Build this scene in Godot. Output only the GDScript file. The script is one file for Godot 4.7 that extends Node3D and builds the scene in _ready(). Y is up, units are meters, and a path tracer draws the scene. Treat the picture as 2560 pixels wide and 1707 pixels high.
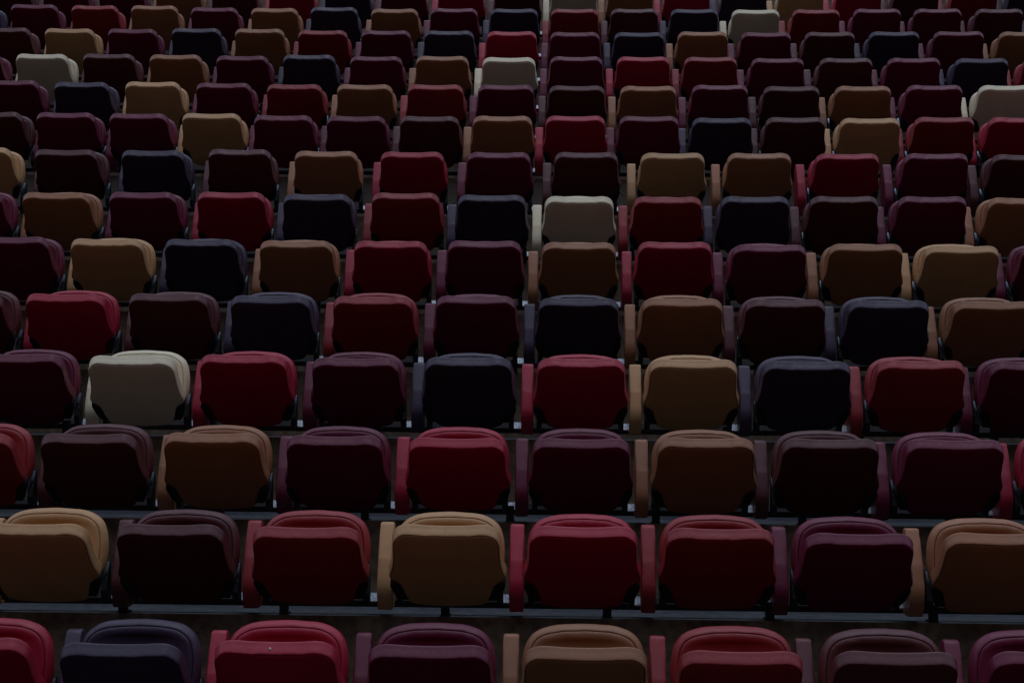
extends Node3D

# ---------------------------------------------------------------- layout (metres, camera at the origin)
const KAP := 0.00774          # rows curve gently round the pitch
const Z_FIRST := 6.49         # distance from the camera to the nearest row
const ROW_DEPTH := 0.85
const ROW_Y := [-0.784, -0.418, -0.066, 0.31, 0.672, 1.05, 1.432, 1.828, 2.216, 2.602, 2.987, 3.383, 3.77, 4.16]
const ROW_X := [0.095, 0.097, 0.1, 0.103, 0.099, 0.109, 0.118, 0.165, 0.1, 0.118, 0.116, 0.112, 0.106, 0.104]
const ROW_P := [0.5446, 0.5482, 0.5508, 0.5537, 0.5542, 0.5549, 0.5541, 0.5902, 0.5313, 0.5491, 0.5496, 0.5502, 0.5502, 0.5455]
const ROW_K := [-4, -4, -5, -5, -6, -6, -7, -7, -8, -8, -9, -9, -10, -10]
const ROW_COLOURS := [
	"RVRBNKMB", "TMKTRKBN", "KMNBRBNMBR", "BWRBVRTVKB", "MRMVKBVNMVN", "BTVNRBNRBNTB",
	"BNBRVKVWKVMBN", "TMVMNRBMTNRBM", "MBBTBBMNRBVMTKR", "BVTBKNKBMNBMNBW",
	"BWMNBVBNWBRKBMBVK", "MTBVNKBVRBVNBMVBN", "VBKNBNVNBVKMVWKBBM", "MBBNMRVBRMWNRVTRMKV"]
const COLOUR_NAMES := {"W": "cream", "T": "tan", "N": "brown", "R": "crimson", "K": "brick-red", "B": "burgundy", "M": "dark-maroon", "V": "charcoal"}
const COLOURS := {   # linear base colours of the vinyl
	"W": Vector3(0.70, 0.59, 0.38), "T": Vector3(0.52, 0.278, 0.112), "N": Vector3(0.33, 0.132, 0.053), "R": Vector3(0.36, 0.008, 0.027),
	"K": Vector3(0.28, 0.018, 0.018), "B": Vector3(0.14, 0.007, 0.028), "M": Vector3(0.096, 0.018, 0.017), "V": Vector3(0.046, 0.026, 0.046)}
const FLECKS := {   # droppings on a few seats: place, size and turn on the tipped seat (row, seat)
	[0, -2]: [Vector3(-0.012, -0.024, 0.026), Vector3(0.007, 0.003, 0.011), Vector3(0.87, 0.5, 0)],
	[7, -4]: [Vector3(0.024, -0.012, 0.014), Vector3(0.008, 0.003, 0.006), Vector3(0.87, 0, 0)],
	[4, -3]: [Vector3(-0.075, -0.010, 0.012), Vector3(0.006, 0.003, 0.005), Vector3(0.87, 0, 0)],
	[12, -1]: [Vector3(-0.045, -0.085, -0.002), Vector3(0.004, 0.070, 0.003), Vector3(0.71, 0, 0.05)],
	[9, -2]: [Vector3(-0.175, -0.045, 0.030), Vector3(0.005, 0.022, 0.004), Vector3(0.71, 0, 0.2)]}
const STEP_DROP := -0.40      # terrace step below the top of a tipped seat
const NOSING := -0.41         # and its edge behind that top

var vinyl := {}          # padded faces, three tones of each colour
var cloth := {}          # the matt underside panels
var black_plastic: StandardMaterial3D
var steel: StandardMaterial3D
var zinc: StandardMaterial3D
var dark_steel: StandardMaterial3D
var fleck_mat: StandardMaterial3D
var rng := RandomNumberGenerator.new()

func _ready():
	# ------------------------------------------------------------ camera, sky, light, exposure
	var cam := Camera3D.new()
	cam.name = "camera"
	cam.fov = 21.0
	cam.near = 0.05
	cam.far = 600.0
	cam.rotation_degrees = Vector3(2.5, 1.492, 0.547)
	add_child(cam)
	cam.current = true
	var sm := ProceduralSkyMaterial.new()
	sm.sky_top_color = Color(0.72, 0.77, 0.89)
	sm.sky_horizon_color = Color(0.40, 0.45, 0.53)
	sm.sky_curve = 0.6
	sm.ground_bottom_color = Color(0.16, 0.14, 0.12)
	sm.ground_horizon_color = Color(0.22, 0.20, 0.18)
	var sky := Sky.new()
	sky.sky_material = sm
	var env := Environment.new()
	env.background_mode = Environment.BG_SKY
	env.sky = sky
	env.background_energy_multiplier = 1.0
	env.ambient_light_source = Environment.AMBIENT_SOURCE_SKY
	env.tonemap_mode = Environment.TONE_MAPPER_LINEAR
	env.tonemap_exposure = 1.32
	env.sdfgi_enabled = true
	env.ssao_enabled = true
	env.ssil_enabled = true
	var we := WorldEnvironment.new()
	we.name = "environment"
	we.environment = env
	add_child(we)
	var sun := DirectionalLight3D.new()
	sun.name = "sun"
	sun.light_energy = 0.15
	sun.light_color = Color(0.86, 0.92, 1.0)
	sun.light_angular_distance = 30.0
	sun.shadow_enabled = true
	sun.rotation_degrees = Vector3(-80, 160, 0)
	add_child(sun)
	rng.seed = 4711
	make_materials()
	build_terrace()
	build_far_stand()
	build_rows()

# ---------------------------------------------------------------- materials
func lin(c: Vector3) -> Color:
	return Color(c.x, c.y, c.z).linear_to_srgb()

func noise_texture(seed_: int, freq: float, size: int, ramp: Gradient, octaves := 4) -> NoiseTexture2D:
	var n := FastNoiseLite.new()
	n.seed = seed_
	n.noise_type = FastNoiseLite.TYPE_SIMPLEX_SMOOTH
	n.frequency = freq
	n.fractal_octaves = octaves
	var t := NoiseTexture2D.new()
	t.width = size
	t.height = size
	t.seamless = true
	t.noise = n
	if ramp:
		t.color_ramp = ramp
	return t

func normal_texture(seed_: int, freq: float, size: int, strength: float) -> NoiseTexture2D:
	var t := noise_texture(seed_, freq, size, null, 3)
	t.as_normal_map = true
	t.bump_strength = strength
	return t

func two_tone(a: Color, b: Color, pa := 0.3, pb := 0.7) -> Gradient:
	var g := Gradient.new()
	g.offsets = PackedFloat32Array([pa, pb])
	g.colors = PackedColorArray([a, b])
	return g

func surface(albedo: Vector3, rough: float, tex: Texture2D, nrm: Texture2D, scale_: float, nscale := 0.5) -> StandardMaterial3D:
	var m := StandardMaterial3D.new()
	m.albedo_color = lin(albedo)
	m.roughness = rough
	m.uv1_triplanar = true
	m.uv1_world_triplanar = true
	m.uv1_scale = Vector3.ONE * scale_
	if tex:
		m.albedo_texture = tex
	if nrm:
		m.normal_enabled = true
		m.normal_texture = nrm
		m.normal_scale = nscale
	return m

func make_materials():
	var wear := wear_texture()
	var grain := normal_texture(5, 0.09, 512, 5.0)
	for c in COLOURS:
		vinyl[c] = []
		cloth[c] = []
		for tone in [0.9, 1.0, 1.1]:
			var base: Vector3 = COLOURS[c] * tone / 0.86
			var grey: float = (base.x + base.y + base.z) / 3.0
			base = base.lerp(Vector3.ONE * grey, 0.03 if tone > 1.0 else 0.0)   # the palest ones are a little bleached
			var m := surface(base, 0.46, wear, grain, 0.9, 0.08)
			m.metallic_specular = 0.44
			vinyl[c].append(m)
			var u := surface(base * 0.95, 0.85, wear, grain, 0.9, 0.08)
			u.metallic_specular = 0.16
			cloth[c].append(u)
	black_plastic = surface(Vector3(0.009, 0.009, 0.010), 0.6, null, null, 1.0)
	black_plastic.metallic_specular = 0.3
	steel = surface(Vector3(0.34, 0.43, 0.54), 0.2, null, null, 1.0)
	steel.metallic = 1.0
	var spangle := noise_texture(9, 0.05, 256, two_tone(Color(0.72, 0.72, 0.74), Color(1, 1, 1)), 2)
	zinc = surface(Vector3(0.42, 0.44, 0.48), 0.42, spangle, null, 6.0)
	zinc.metallic = 0.9
	fleck_mat = surface(Vector3(0.62, 0.61, 0.57), 0.8, null, null, 1.0)
	dark_steel = surface(Vector3(0.012, 0.012, 0.013), 0.65, null, null, 1.0)

func wear_texture() -> ImageTexture:   # vinyl after some seasons: faint blotches, scuffs and specks of dust
	var size := 1024
	var n := FastNoiseLite.new()
	n.seed = 31
	n.frequency = 0.006
	n.fractal_octaves = 4
	var soft: Image = n.get_seamless_image(size, size)
	var r := RandomNumberGenerator.new()
	r.seed = 77
	var img := Image.create(size, size, false, Image.FORMAT_RGB8)
	for y in size:
		for x in size:
			var v := 0.935 + 0.05 * (soft.get_pixel(x, y).r - 0.5)
			img.set_pixel(x, y, Color(v, v, v))
	for i in 170:
		var p := Vector2(r.randf() * size, r.randf() * size)
		var d := Vector2.from_angle(r.randf() * TAU)
		var dark := r.randf() < 0.55
		var len := r.randf_range(3.0, 26.0)
		for k in int(len):
			p += d
			d = d.rotated(r.randf_range(-0.15, 0.15))
			var q := img.get_pixel(posmod(int(p.x), size), posmod(int(p.y), size)).r
			q = q * 0.9 if dark else minf(1.0, q * 1.06)
			img.set_pixel(posmod(int(p.x), size), posmod(int(p.y), size), Color(q, q, q))
	for i in 240:
		var cx := r.randi() % size
		var cy := r.randi() % size
		var rad := r.randf_range(0.8, 2.4)
		var v := 0.72 if r.randf() < 0.6 else 1.0
		for y in range(-3, 4):
			for x in range(-3, 4):
				if x * x + y * y <= rad * rad:
					img.set_pixel(posmod(cx + x, size), posmod(cy + y, size), Color(v, v, v))
	return ImageTexture.create_from_image(img)

# ---------------------------------------------------------------- mesh helpers
class Tris:
	var v := PackedVector3Array()
	var g := PackedInt32Array()   # smooth group of every triangle
	func tri(a: Vector3, b: Vector3, c: Vector3, group := 0):
		v.append(a); v.append(b); v.append(c); g.append(group)
	func quad(a: Vector3, b: Vector3, c: Vector3, d: Vector3, group := 0):
		tri(a, b, c, group)
		tri(a, c, d, group)
	func loft(rings: Array, cap_first := true, cap_last := true, cap_group := 1):
		for i in rings.size() - 1:
			var p: PackedVector3Array = rings[i]
			var q: PackedVector3Array = rings[i + 1]
			var n := p.size()
			for k in n:
				quad(p[k], p[(k + 1) % n], q[(k + 1) % n], q[k])
		if cap_first:
			cap(rings[0], false, cap_group)
		if cap_last:
			cap(rings[rings.size() - 1], true, cap_group)
	func cap(r: PackedVector3Array, forward: bool, group: int):
		var c := Vector3.ZERO
		for p in r:
			c += p
		c /= r.size()
		for k in r.size():
			var a := r[k]
			var b := r[(k + 1) % r.size()]
			if forward:
				tri(c, a, b, group)
			else:
				tri(c, b, a, group)
	func box(a: Vector3, b: Vector3):
		var p := []
		for i in 8:
			p.append(Vector3(b.x if i & 1 else a.x, b.y if i & 2 else a.y, b.z if i & 4 else a.z))
		for f in [[0, 1, 3, 2], [4, 6, 7, 5], [0, 4, 5, 1], [2, 3, 7, 6], [0, 2, 6, 4], [1, 5, 7, 3]]:
			quad(p[f[0]], p[f[1]], p[f[2]], p[f[3]], -1)
	func mesh(closed := true) -> ArrayMesh:
		var flip := false
		if closed:
			var vol := 0.0
			for i in range(0, v.size(), 3):
				vol += v[i].dot(v[i + 1].cross(v[i + 2]))
			flip = vol > 0.0
		var st := SurfaceTool.new()
		st.begin(Mesh.PRIMITIVE_TRIANGLES)
		for i in range(0, v.size(), 3):
			var gr := g[i / 3]
			st.set_smooth_group(0xFFFFFFFF if gr < 0 else gr)
			st.add_vertex(v[i])
			st.set_smooth_group(0xFFFFFFFF if gr < 0 else gr)
			st.add_vertex(v[i + 2] if flip else v[i + 1])
			st.set_smooth_group(0xFFFFFFFF if gr < 0 else gr)
			st.add_vertex(v[i + 1] if flip else v[i + 2])
		st.generate_normals()
		return st.commit()

func curve_through(pts: Array, per: int, closed := false) -> PackedVector2Array:
	var out := PackedVector2Array()
	var n := pts.size()
	for i in (n if closed else n - 1):
		var p0: Vector2 = pts[(i - 1 + n) % n] if closed else pts[maxi(i - 1, 0)]
		var p1: Vector2 = pts[i]
		var p2: Vector2 = pts[(i + 1) % n]
		var p3: Vector2 = pts[(i + 2) % n] if closed else pts[mini(i + 2, n - 1)]
		for k in per:
			out.append(p1.cubic_interpolate(p2, p0, p3, float(k) / per))
	if not closed:
		out.append(pts[n - 1])
	return out

func mirrored(half: PackedVector2Array) -> PackedVector2Array:   # a half outline from the axis (x = 0) back to the axis
	var out := PackedVector2Array(half)
	for i in range(half.size() - 2, 0, -1):
		out.append(Vector2(-half[i].x, half[i].y))
	return out

func grown(loop: PackedVector2Array, d: float) -> PackedVector2Array:   # offset outwards (loop runs clockwise with y down)
	var out := PackedVector2Array()
	var n := loop.size()
	var area := 0.0
	for i in n:
		area += loop[i].cross(loop[(i + 1) % n])
	for i in n:
		var t := (loop[(i + 1) % n] - loop[(i - 1 + n) % n]).normalized()
		var nn := Vector2(t.y, -t.x)
		if area < 0.0:
			nn = -nn
		out.append(loop[i] + nn * d)
	return out

func rimmed(loop: PackedVector2Array, d: float) -> PackedVector2Array:   # the pad's rim: full round the top and sides, nearly none below the hinges
	var out := grown(loop, d)
	for i in out.size():
		var f: float = smoothstep(0.295, 0.255, loop[i].y)
		out[i] = loop[i].lerp(out[i], 0.12 + 0.88 * f)
	return out

func shrunk(loop: PackedVector2Array, f: float) -> PackedVector2Array:
	var c := Vector2.ZERO
	for p in loop:
		c += p
	c /= loop.size()
	var out := PackedVector2Array()
	for p in loop:
		out.append(c + (p - c) * f)
	return out

func part(called: String, m: Mesh, mat: Material, parent: Node3D) -> MeshInstance3D:
	var o := MeshInstance3D.new()
	o.name = called
	o.mesh = m
	o.material_override = mat
	parent.add_child(o, true)
	return o

# ---------------------------------------------------------------- the terrace
func row_y(r: int) -> float:
	if r < 0:
		return ROW_Y[0] + 0.36 * r
	if r > 13:
		return ROW_Y[13] + 0.39 * (r - 13)
	return ROW_Y[r]

func row_z(r: float, x: float) -> float:
	return -(Z_FIRST + ROW_DEPTH * r) + KAP * x * x * 0.5

func build_terrace():
	var t := Node3D.new()
	t.name = "terrace"
	t.set_meta("kind", "structure")
	add_child(t)
	var blotch := noise_texture(21, 0.01, 1024, two_tone(Color(0.78, 0.78, 0.78), Color(1, 1, 1), 0.2, 0.75), 6)
	var pits := normal_texture(23, 0.08, 512, 6.0)
	var step_mat := surface(Vector3(0.078, 0.085, 0.094), 0.75, blotch, pits, 1.1, 0.2)
	var riser_mat := surface(Vector3(0.26, 0.185, 0.112), 0.85, blotch, pits, 1.3, 0.2)
	var plate_mat := surface(Vector3(0.24, 0.19, 0.135), 0.55, null, null, 1.0)
	plate_mat.normal_enabled = true
	plate_mat.normal_texture = tread_plate()
	plate_mat.normal_scale = 1.0
	plate_mat.uv1_scale = Vector3.ONE * 6.0
	var xs := []
	for i in 45:
		xs.append(-11.0 + 0.5 * i)
	for r in range(-8, 18):
		var y: float = row_y(r) + STEP_DROP
		var yl: float = row_y(r - 1) + STEP_DROP
		var a := Tris.new()
		var b := Tris.new()
		for i in xs.size() - 1:
			var p := []
			for x in [xs[i], xs[i + 1]]:
				var z: float = row_z(r, x) + NOSING
				p.append([Vector3(x, yl, z), Vector3(x, y, z), Vector3(x, y, z - ROW_DEPTH)])
			b.quad(p[0][0], p[0][1], p[1][1], p[1][0], 0)
			a.quad(p[0][1], p[0][2], p[1][2], p[1][1], 0)
		part("step", a.mesh(false), step_mat, t)
		part("riser", b.mesh(false), plate_mat if r == 8 else riser_mat, t)
	# the ground the terrace rises from
	var gm := PlaneMesh.new()
	gm.size = Vector2(600, 600)
	var g := MeshInstance3D.new()
	g.name = "ground"
	g.mesh = gm
	g.material_override = surface(Vector3(0.17, 0.105, 0.06), 0.95, blotch, null, 0.2)
	g.position = Vector3(0, -5.5, 0)
	g.set_meta("kind", "structure")
	add_child(g)

func build_far_stand():   # the other side of the bowl, behind the camera: it keeps the low sky off the seats
	var t := Node3D.new()
	t.name = "far_stand"
	t.set_meta("kind", "structure")
	add_child(t)
	var seats_mat := surface(Vector3(0.22, 0.085, 0.045), 0.6, null, null, 1.0)
	var wall_mat := surface(Vector3(0.24, 0.175, 0.12), 0.9, null, null, 1.0)
	var roof_mat := surface(Vector3(0.16, 0.12, 0.085), 0.8, null, null, 1.0)
	var tiers := [Vector2(30, -5.5)]
	for i in 28:
		tiers.append(Vector2(31 + i * 0.85, -4.0 + i * 0.45))
		tiers.append(Vector2(31 + (i + 1) * 0.85, -4.0 + i * 0.45))
	ring_wall("tiers", tiers, seats_mat, t)
	ring_wall("back_wall", [Vector2(54.8, 7.0), Vector2(54.8, 30.0), Vector2(55.2, 30.0), Vector2(55.2, -5.5)], wall_mat, t)
	ring_wall("roof", [Vector2(54.75, 29.0), Vector2(26.0, 33.0), Vector2(26.0, 33.8), Vector2(54.75, 29.95)], roof_mat, t)

func ring_wall(called: String, prof: Array, mat: Material, parent: Node3D):
	var a := Tris.new()
	var n := 40
	for i in n:
		var w := []
		for q in [i, i + 1]:
			var ang: float = deg_to_rad(lerpf(-100.0, 100.0, float(q) / n))
			var line := []
			for p in prof:
				line.append(Vector3(sin(ang) * p.x, p.y, 22.0 + cos(ang) * p.x))
			w.append(line)
		for k in prof.size() - 1:
			a.quad(w[0][k], w[0][k + 1], w[1][k + 1], w[1][k], -1)
	part(called, a.mesh(false), mat, parent)

func tread_plate() -> ImageTexture:
	var s := 128
	var h := Image.create(s, s, false, Image.FORMAT_RGBA8)
	h.fill(Color(0.3, 0.3, 0.3))
	for cell in [[32, 32, 1.0], [96, 32, -1.0], [32, 96, -1.0], [96, 96, 1.0]]:
		for y in range(-26, 27):
			for x in range(-26, 27):
				var u: float = (x + cell[2] * y) * 0.7071
				var w: float = (x - cell[2] * y) * 0.7071
				var d := pow(u / 22.0, 2.0) + pow(w / 7.0, 2.0)
				if d < 1.0:
					var k := 0.3 + 0.6 * sqrt(1.0 - d)
					h.set_pixel(posmod(cell[0] + x, s), posmod(cell[1] + y, s), Color(k, k, k))
	h.bump_map_to_normal_map(8.0)
	return ImageTexture.create_from_image(h)

# ---------------------------------------------------------------- one seat, tipped up, seen from its front
func seat_variant(v: int) -> Node3D:
	var root := Node3D.new()
	root.name = "stadium_seat"
	var wob := FastNoiseLite.new()
	wob.seed = 100 + v
	wob.frequency = 12.0
	# --- seat pad: plane leaning over to the front; s runs down the underside, n out of it
	var lean := deg_to_rad(45.0)
	var o := Vector3(0, -0.039, 0.040)
	var sd := Vector3(0, -cos(lean), -sin(lean))
	var nd := Vector3(0, -sin(lean), cos(lean))
	var half := curve_through([Vector2(0, 0.012), Vector2(0.075, 0.010), Vector2(0.130, 0.0045), Vector2(0.159, 0.005), Vector2(0.181, 0.0135), Vector2(0.196, 0.029), Vector2(0.2045, 0.048),
		Vector2(0.2082, 0.073), Vector2(0.2094, 0.125), Vector2(0.2150, 0.19), Vector2(0.2285, 0.240), Vector2(0.2295, 0.258), Vector2(0.222, 0.272), Vector2(0.199, 0.292),
		Vector2(0.184, 0.328), Vector2(0.175, 0.371), Vector2(0.168, 0.400), Vector2(0.150, 0.428), Vector2(0.105, 0.453), Vector2(0.0, 0.471)], 3)
	var panel := mirrored(half)
	var place := func(loop: PackedVector2Array, n: float, wave := 0.0) -> PackedVector3Array:
		var out := PackedVector3Array()
		for p in loop:
			var bend: float = -2.2 * pow(maxf(0.0, p.y - 0.345), 2.0)
			var w: float = wob.get_noise_2d(p.x, p.y) * wave
			out.append(o + Vector3(p.x, 0, 0) + sd * (p.y - w) + nd * (n + bend + w * 0.4))
		return out
	var under := Tris.new()
	under.loft([place.call(grown(panel, -0.012), -0.03), place.call(grown(panel, -0.0006), -0.012), place.call(grown(panel, -0.0007), -0.001), place.call(grown(panel, -0.0025), 0.0010, 0.001), place.call(grown(panel, -0.008), 0.0022, 0.0015),
		place.call(shrunk(panel, 0.85), 0.0035), place.call(shrunk(panel, 0.55), 0.0065), place.call(shrunk(panel, 0.25), 0.008)], true, true, 0)
	var pad := Tris.new()
	pad.loft([place.call(rimmed(panel, 0.0008), -0.03), place.call(rimmed(panel, 0.0008), -0.004), place.call(rimmed(panel, 0.0013), -0.0008, 0.001), place.call(rimmed(panel, 0.0026), 0.0, 0.002), place.call(rimmed(panel, 0.0046), -0.002, 0.004), place.call(rimmed(panel, 0.0062), -0.0055, 0.005),
		place.call(rimmed(panel, 0.0074), -0.012, 0.005), place.call(rimmed(panel, 0.0084), -0.027, 0.004), place.call(rimmed(panel, 0.0092), -0.042, 0.003), place.call(rimmed(panel, 0.0106), -0.047, 0.002),
		place.call(rimmed(panel, 0.0098), -0.052, 0.002), place.call(rimmed(panel, 0.004), -0.057), place.call(grown(panel, -0.012), -0.063), place.call(shrunk(panel, 0.8), -0.068), place.call(shrunk(panel, 0.4), -0.064)], true, true, 0)
	var seat_pad := part("seat_pad", pad.mesh(), null, root)
	part("underside_panel", under.mesh(), null, seat_pad)
	# --- backrest
	var rec := deg_to_rad(5.0)
	var bo := Vector3(0, 0.019, -0.314)
	var bs := Vector3(0, -cos(rec), sin(rec))
	var bn := Vector3(0, sin(rec), cos(rec))
	var bhalf := curve_through([Vector2(0, 0), Vector2(0.07, 0.0025), Vector2(0.125, 0.010), Vector2(0.160, 0.024), Vector2(0.182, 0.044), Vector2(0.194, 0.072), Vector2(0.2005, 0.11),
		Vector2(0.202, 0.15), Vector2(0.199, 0.19), Vector2(0.187, 0.226), Vector2(0.15, 0.246), Vector2(0, 0.252)], 3)
	var bloop := mirrored(bhalf)
	var bplace := func(loop: PackedVector2Array, n: float, wave := 0.0) -> PackedVector3Array:
		var out := PackedVector3Array()
		for p in loop:
			var w: float = wob.get_noise_2d(p.x + 7.0, p.y) * wave
			out.append(bo + Vector3(p.x, 0, 0) + bs * (p.y - w) + bn * (n + 0.35 * p.x * p.x + w * 0.4))
		return out
	var shell := Tris.new()
	shell.loft([bplace.call(grown(bloop, 0.0006), -0.03), bplace.call(grown(bloop, 0.0006), -0.005), bplace.call(grown(bloop, 0.0012), -0.0008, 0.002), bplace.call(grown(bloop, 0.005), -0.0022, 0.003), bplace.call(grown(bloop, 0.0115), -0.008, 0.003), bplace.call(grown(bloop, 0.0185), -0.020, 0.003),
		bplace.call(grown(bloop, 0.0235), -0.036, 0.002), bplace.call(grown(bloop, 0.0255), -0.051, 0.002), bplace.call(grown(bloop, 0.0225), -0.065), bplace.call(grown(bloop, 0.012), -0.074), bplace.call(grown(bloop, -0.005), -0.079), bplace.call(shrunk(bloop, 0.5), -0.08)], true, true, 0)
	var back := part("backrest", shell.mesh(), null, root)
	var front := Tris.new()
	front.loft([bplace.call(grown(bloop, -0.01), -0.03), bplace.call(grown(bloop, -0.0005), -0.005), bplace.call(grown(bloop, -0.0012), -0.0004, 0.002), bplace.call(grown(bloop, -0.005), 0.0022, 0.003), bplace.call(grown(bloop, -0.011), 0.0046, 0.003), bplace.call(grown(bloop, -0.018), 0.005), bplace.call(grown(bloop, -0.030), 0.0015),
		bplace.call(shrunk(bloop, 0.7), -0.006), bplace.call(shrunk(bloop, 0.4), -0.012)], true, true, 0)
	part("front_pad", front.mesh(), null, back)
	# --- armrest: an upright loop beside the seat, flat on its sloping upper front
	var side := curve_through([Vector2(-0.452, -0.010), Vector2(-0.437, -0.014), Vector2(-0.424, -0.030), Vector2(-0.384, -0.088), Vector2(-0.345, -0.146), Vector2(-0.337, -0.160), Vector2(-0.322, -0.200), Vector2(-0.308, -0.245),
		Vector2(-0.306, -0.285), Vector2(-0.326, -0.330), Vector2(-0.346, -0.361), Vector2(-0.360, -0.368), Vector2(-0.44, -0.371), Vector2(-0.515, -0.345), Vector2(-0.53, -0.20), Vector2(-0.515, -0.07), Vector2(-0.497, -0.022), Vector2(-0.478, -0.010)], 2, true)
	var arm := Tris.new()
	var arings := []
	for e in [[-0.0295, 0.0075], [-0.0288, 0.004], [-0.0265, 0.0015], [-0.0225, 0.0], [0.0225, 0.0], [0.0265, 0.0015], [0.0288, 0.004], [0.0295, 0.0075]]:
		var ring := PackedVector3Array()
		for p in grown(side, -e[1]):
			var w: float = wob.get_noise_2d(p.x * 2.0, p.y * 2.0 + 3.0) * 0.0015
			ring.append(Vector3(-0.270 + e[0] + w, p.y + w, p.x + w + 0.02))
		arings.append(ring)
	arm.loft(arings, true, true, 1)
	part("armrest", arm.mesh(), null, root)
	# --- hinge covers in the two notches, and the polished arms behind them
	for sgn in [1.0, -1.0]:
		var wedge := PackedVector2Array([Vector2(0.231, 0.275), Vector2(0.214, 0.282), Vector2(0.190, 0.300), Vector2(0.162, 0.389), Vector2(0.165, 0.395), Vector2(0.203, 0.395), Vector2(0.217, 0.366), Vector2(0.235, 0.303)])
		for i in wedge.size():
			wedge[i].x *= sgn
		var hc := Tris.new()
		hc.loft([place.call(grown(wedge, -0.003), 0.003), place.call(wedge, 0.0), place.call(wedge, -0.06), place.call(grown(wedge, -0.004), -0.064)], true, true, 1)
		part("hinge_cover", hc.mesh(), black_plastic, root)
		var br := Tris.new()
		var rings := []
		for e in [[0.196, 0.0], [0.2215, 0.0]]:
			var ring := PackedVector3Array()
			for p in [Vector2(-0.41, -0.178), Vector2(-0.40, -0.178), Vector2(-0.395, -0.19), Vector2(-0.345, -0.255), Vector2(-0.335, -0.30), Vector2(-0.36, -0.345), Vector2(-0.43, -0.352)]:
				ring.append(Vector3(sgn * e[0], p.y, p.x))
			rings.append(ring)
		br.loft(rings, true, true, 1)
		for i in br.g.size():
			br.g[i] = -1
		var arm_m := part("side_bracket", br.mesh(), dark_steel, root)
		var pl := Tris.new()
		var a0 := Vector3(sgn * 0.198, -0.186, -0.3955)
		var a1 := Vector3(sgn * 0.2205, -0.186, -0.3955)
		var b1 := Vector3(sgn * 0.2200, -0.230, -0.3615)
		var c1 := Vector3(sgn * 0.206, -0.265, -0.338)
		var lift := Vector3(0, 0.004, 0.0045)
		pl.loft([PackedVector3Array([a0, a1, b1, c1]), PackedVector3Array([a0 + lift, a1 + lift, b1 + lift, c1 + lift])], true, true, 1)
		for i in pl.g.size():
			pl.g[i] = -1
		part("cover_plate", pl.mesh(), steel, arm_m)
	for ends in [[0.214, 0.2625]]:
		var cl := Tris.new()
		var cr := []
		for cx in ends:
			var ring := PackedVector3Array()
			for p in [Vector2(-0.449, -0.350), Vector2(-0.449, -0.343), Vector2(-0.476, -0.3125), Vector2(-0.500, -0.3105), Vector2(-0.500, -0.350)]:
				ring.append(Vector3(cx, p.y, p.x))
			cr.append(ring)
		cl.loft(cr)
		for i in cl.g.size():
			cl.g[i] = -1
		part("beam_clamp", cl.mesh(), zinc, root)
	return root

func paint(o: Node, mat: Material, under: Material):
	for c in o.get_children():
		if c.name.begins_with("hinge_cover") or c.name.begins_with("side_bracket") or c.name.begins_with("cover_plate") or c.name.begins_with("beam_clamp"):
			continue
		if c is MeshInstance3D:
			c.material_override = under if c.name == "underside_panel" else mat
		paint(c, mat, under)

# ---------------------------------------------------------------- the rows of seats with their beams
func build_rows():
	var variants := [seat_variant(0), seat_variant(1), seat_variant(2)]
	var seats := []
	for r in ROW_COLOURS.size():
		# the rows go on past the picture: two more seats at either end
		var cs: String = ROW_COLOURS[(r + 3) % 14][5] + ROW_COLOURS[(r + 5) % 14][4] + ROW_COLOURS[r] + ROW_COLOURS[(r + 9) % 14][2] + ROW_COLOURS[(r + 6) % 14][3]
		var line := []
		for i in cs.length():
			line.append({"c": cs[i], "x": ROW_X[r] + ROW_P[r] * (ROW_K[r] - 2 + i), "r": r, "i": i, "n": cs.length()})
		seats.append(line)
	var labels := seat_labels(seats)
	var count := 0
	for r in seats.size():
		for s in seats[r]:
			var o: Node3D = variants[rng.randi() % 3].duplicate()
			o.name = "stadium_seat" if count == 0 else "stadium_seat_%03d" % count
			count += 1
			o.position = Vector3(s.x + rng.randf_range(-0.004, 0.004), ROW_Y[r] + rng.randf_range(-0.002, 0.002), row_z(r, s.x) + rng.randf_range(-0.003, 0.003))
			o.rotation.y = -KAP * s.x + deg_to_rad(rng.randf_range(-0.5, 0.5))
			add_child(o)
			var tone := rng.randi() % 3
			paint(o, vinyl[s.c][tone], cloth[s.c][tone])
			var tip: Node3D = o.get_node("seat_pad")     # no two seats tip to quite the same angle
			var hinge := Vector3(0, -0.36, -0.33)
			var turn := deg_to_rad(rng.randf_range(-1.5, 1.5))
			tip.transform = Transform3D(Basis(), hinge) * Transform3D(Basis(Vector3.RIGHT, turn), Vector3.ZERO) * Transform3D(Basis(), -hinge)
			var fl: Array = FLECKS.get([s.r, s.i + ROW_K[r] - 2], [])
			if fl.size():
				var ball := SphereMesh.new()
				ball.radius = 0.5
				ball.height = 1.0
				ball.radial_segments = 10
				ball.rings = 5
				var f := part("bird_dropping", ball, fleck_mat, tip)
				f.position = fl[0]
				f.scale = fl[1]
				f.rotation = fl[2]
			o.set_meta("label", labels[[s.r, s.i]])
			o.set_meta("category", "stadium seat")
			o.set_meta("group", "tipped-up seats in curved rows")
	for v in variants:
		v.free()
	for r in seats.size():
		build_beam(r, seats[r], count_triple(seats, r))

func near_in_row(line: Array, x: float) -> Dictionary:
	var best: Dictionary = line[0]
	for s in line:
		if absf(s.x - x) < absf(best.x - x):
			best = s
	return best

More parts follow.
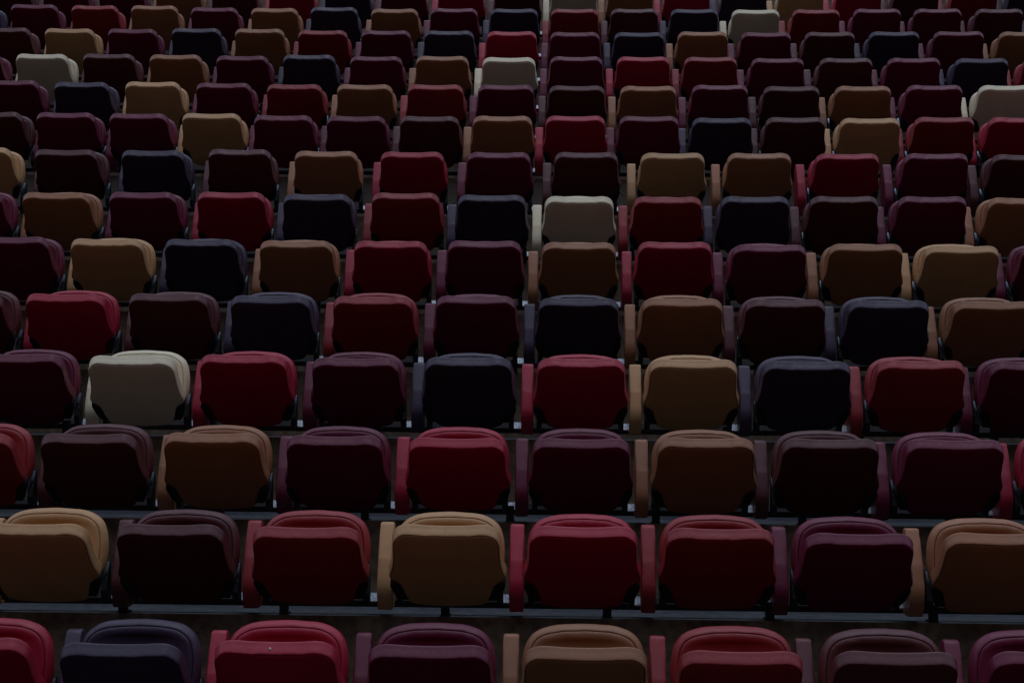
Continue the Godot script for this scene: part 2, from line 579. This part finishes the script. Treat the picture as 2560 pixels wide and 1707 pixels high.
func seat_labels(seats: Array) -> Dictionary:
	var versions := {}
	var tally := [{}, {}, {}, {}]
	for r in seats.size():
		for s in seats[r]:
			var me: String = COLOUR_NAMES[s.c]
			var a: String = COLOUR_NAMES[seats[r][s.i - 1].c] if s.i > 0 else ""
			var b: String = COLOUR_NAMES[seats[r][s.i + 1].c] if s.i < s.n - 1 else ""
			var first := "%s tipped-up seat beside %s seat" % [me, a + b]
			if a and b:
				first = "%s tipped-up seat between %s seats" % [me, "two " + a] if a == b else "%s tipped-up seat between %s and %s seats" % [me, a, b]
			var second := first
			var third := first
			if r < seats.size() - 1:
				second += ", before %s" % COLOUR_NAMES[near_in_row(seats[r + 1], s.x).c]
				third = second
			if r > 0:
				third += ", behind %s" % COLOUR_NAMES[near_in_row(seats[r - 1], s.x).c]
			var fourth: String = third
			if s.i > 1 and a and b:
				fourth = third.replace("between %s and" % a, "between %s (next to %s) and" % [a, COLOUR_NAMES[seats[r][s.i - 2].c]])
			elif s.i > 1 and a:
				fourth = third + ", next but one %s" % COLOUR_NAMES[seats[r][s.i - 2].c]
			if s.i > 1 and a and a == b:
				fourth = third + ", next but one to %s" % COLOUR_NAMES[seats[r][s.i - 2].c]
			versions[[r, s.i]] = [first, second, third, fourth]
			for k in 4:
				tally[k][versions[[r, s.i]][k]] = tally[k].get(versions[[r, s.i]][k], 0) + 1
	var out := {}
	for key in versions:
		for k in 4:
			out[key] = versions[key][k]
			if tally[k][versions[key][k]] == 1:
				break
	return out

func count_triple(seats: Array, r: int) -> String:   # three colours side by side that no other row has
	for n in [3, 4]:
		for i in range(0, ROW_COLOURS[r].length() - n + 1):
			var t: String = ROW_COLOURS[r].substr(i, n)
			var times := 0
			for q in ROW_COLOURS:
				if t in q:
					times += 1
			if times == 1:
				var words := []
				for c in t:
					words.append(COLOUR_NAMES[c])
				return ", ".join(words)
	return ""

func build_beam(r: int, line: Array, words: String):
	var x0: float = line[0].x - 0.35
	var x1: float = line[-1].x + 0.35
	var root := Node3D.new()
	root.name = "mounting_beam" if r == 0 else "mounting_beam_%03d" % r
	var mid := (x0 + x1) / 2.0
	root.position = Vector3(mid, ROW_Y[r] + STEP_DROP, row_z(r, mid) + NOSING)
	add_child(root)
	var yb: float = ROW_Y[r]
	var prof := [Vector2(-0.470, -0.368), Vector2(-0.470, -0.342), Vector2(-0.485, -0.318), Vector2(-0.497, -0.342), Vector2(-0.497, -0.368)]
	var n := 24
	var b := Tris.new()
	var rings := []
	for i in n + 1:
		var x: float = lerpf(x0, x1, float(i) / n)
		var ring := PackedVector3Array()
		for p in prof:
			ring.append(Vector3(x, yb + p.y, row_z(r, x) + p.x) - root.position)
		rings.append(ring)
	b.loft(rings)
	for i in b.g.size():
		b.g[i] = -1
	part("rail", b.mesh(), dark_steel, root)
	var x := x0 + 0.22 + 0.13 * (r % 3)
	while x < x1:
		var f := Tris.new()
		var z := row_z(r, x)
		f.box(Vector3(x - 0.018, yb + STEP_DROP + 0.006, z - 0.452) - root.position, Vector3(x + 0.018, yb - 0.325, z - 0.420) - root.position)
		var foot := part("foot", f.mesh(), dark_steel, root)
		var pl := Tris.new()
		pl.box(Vector3(x - 0.021, yb + STEP_DROP + 0.001, z - 0.50) - root.position, Vector3(x + 0.021, yb + STEP_DROP + 0.006, z - 0.418) - root.position)
		part("base_plate", pl.mesh(), dark_steel, foot)
		x += 0.68
	root.set_meta("label", "galvanised steel beam under the row with %s seats side by side" % words)
	root.set_meta("category", "beam")
	root.set_meta("group", "beams carrying the seat rows")
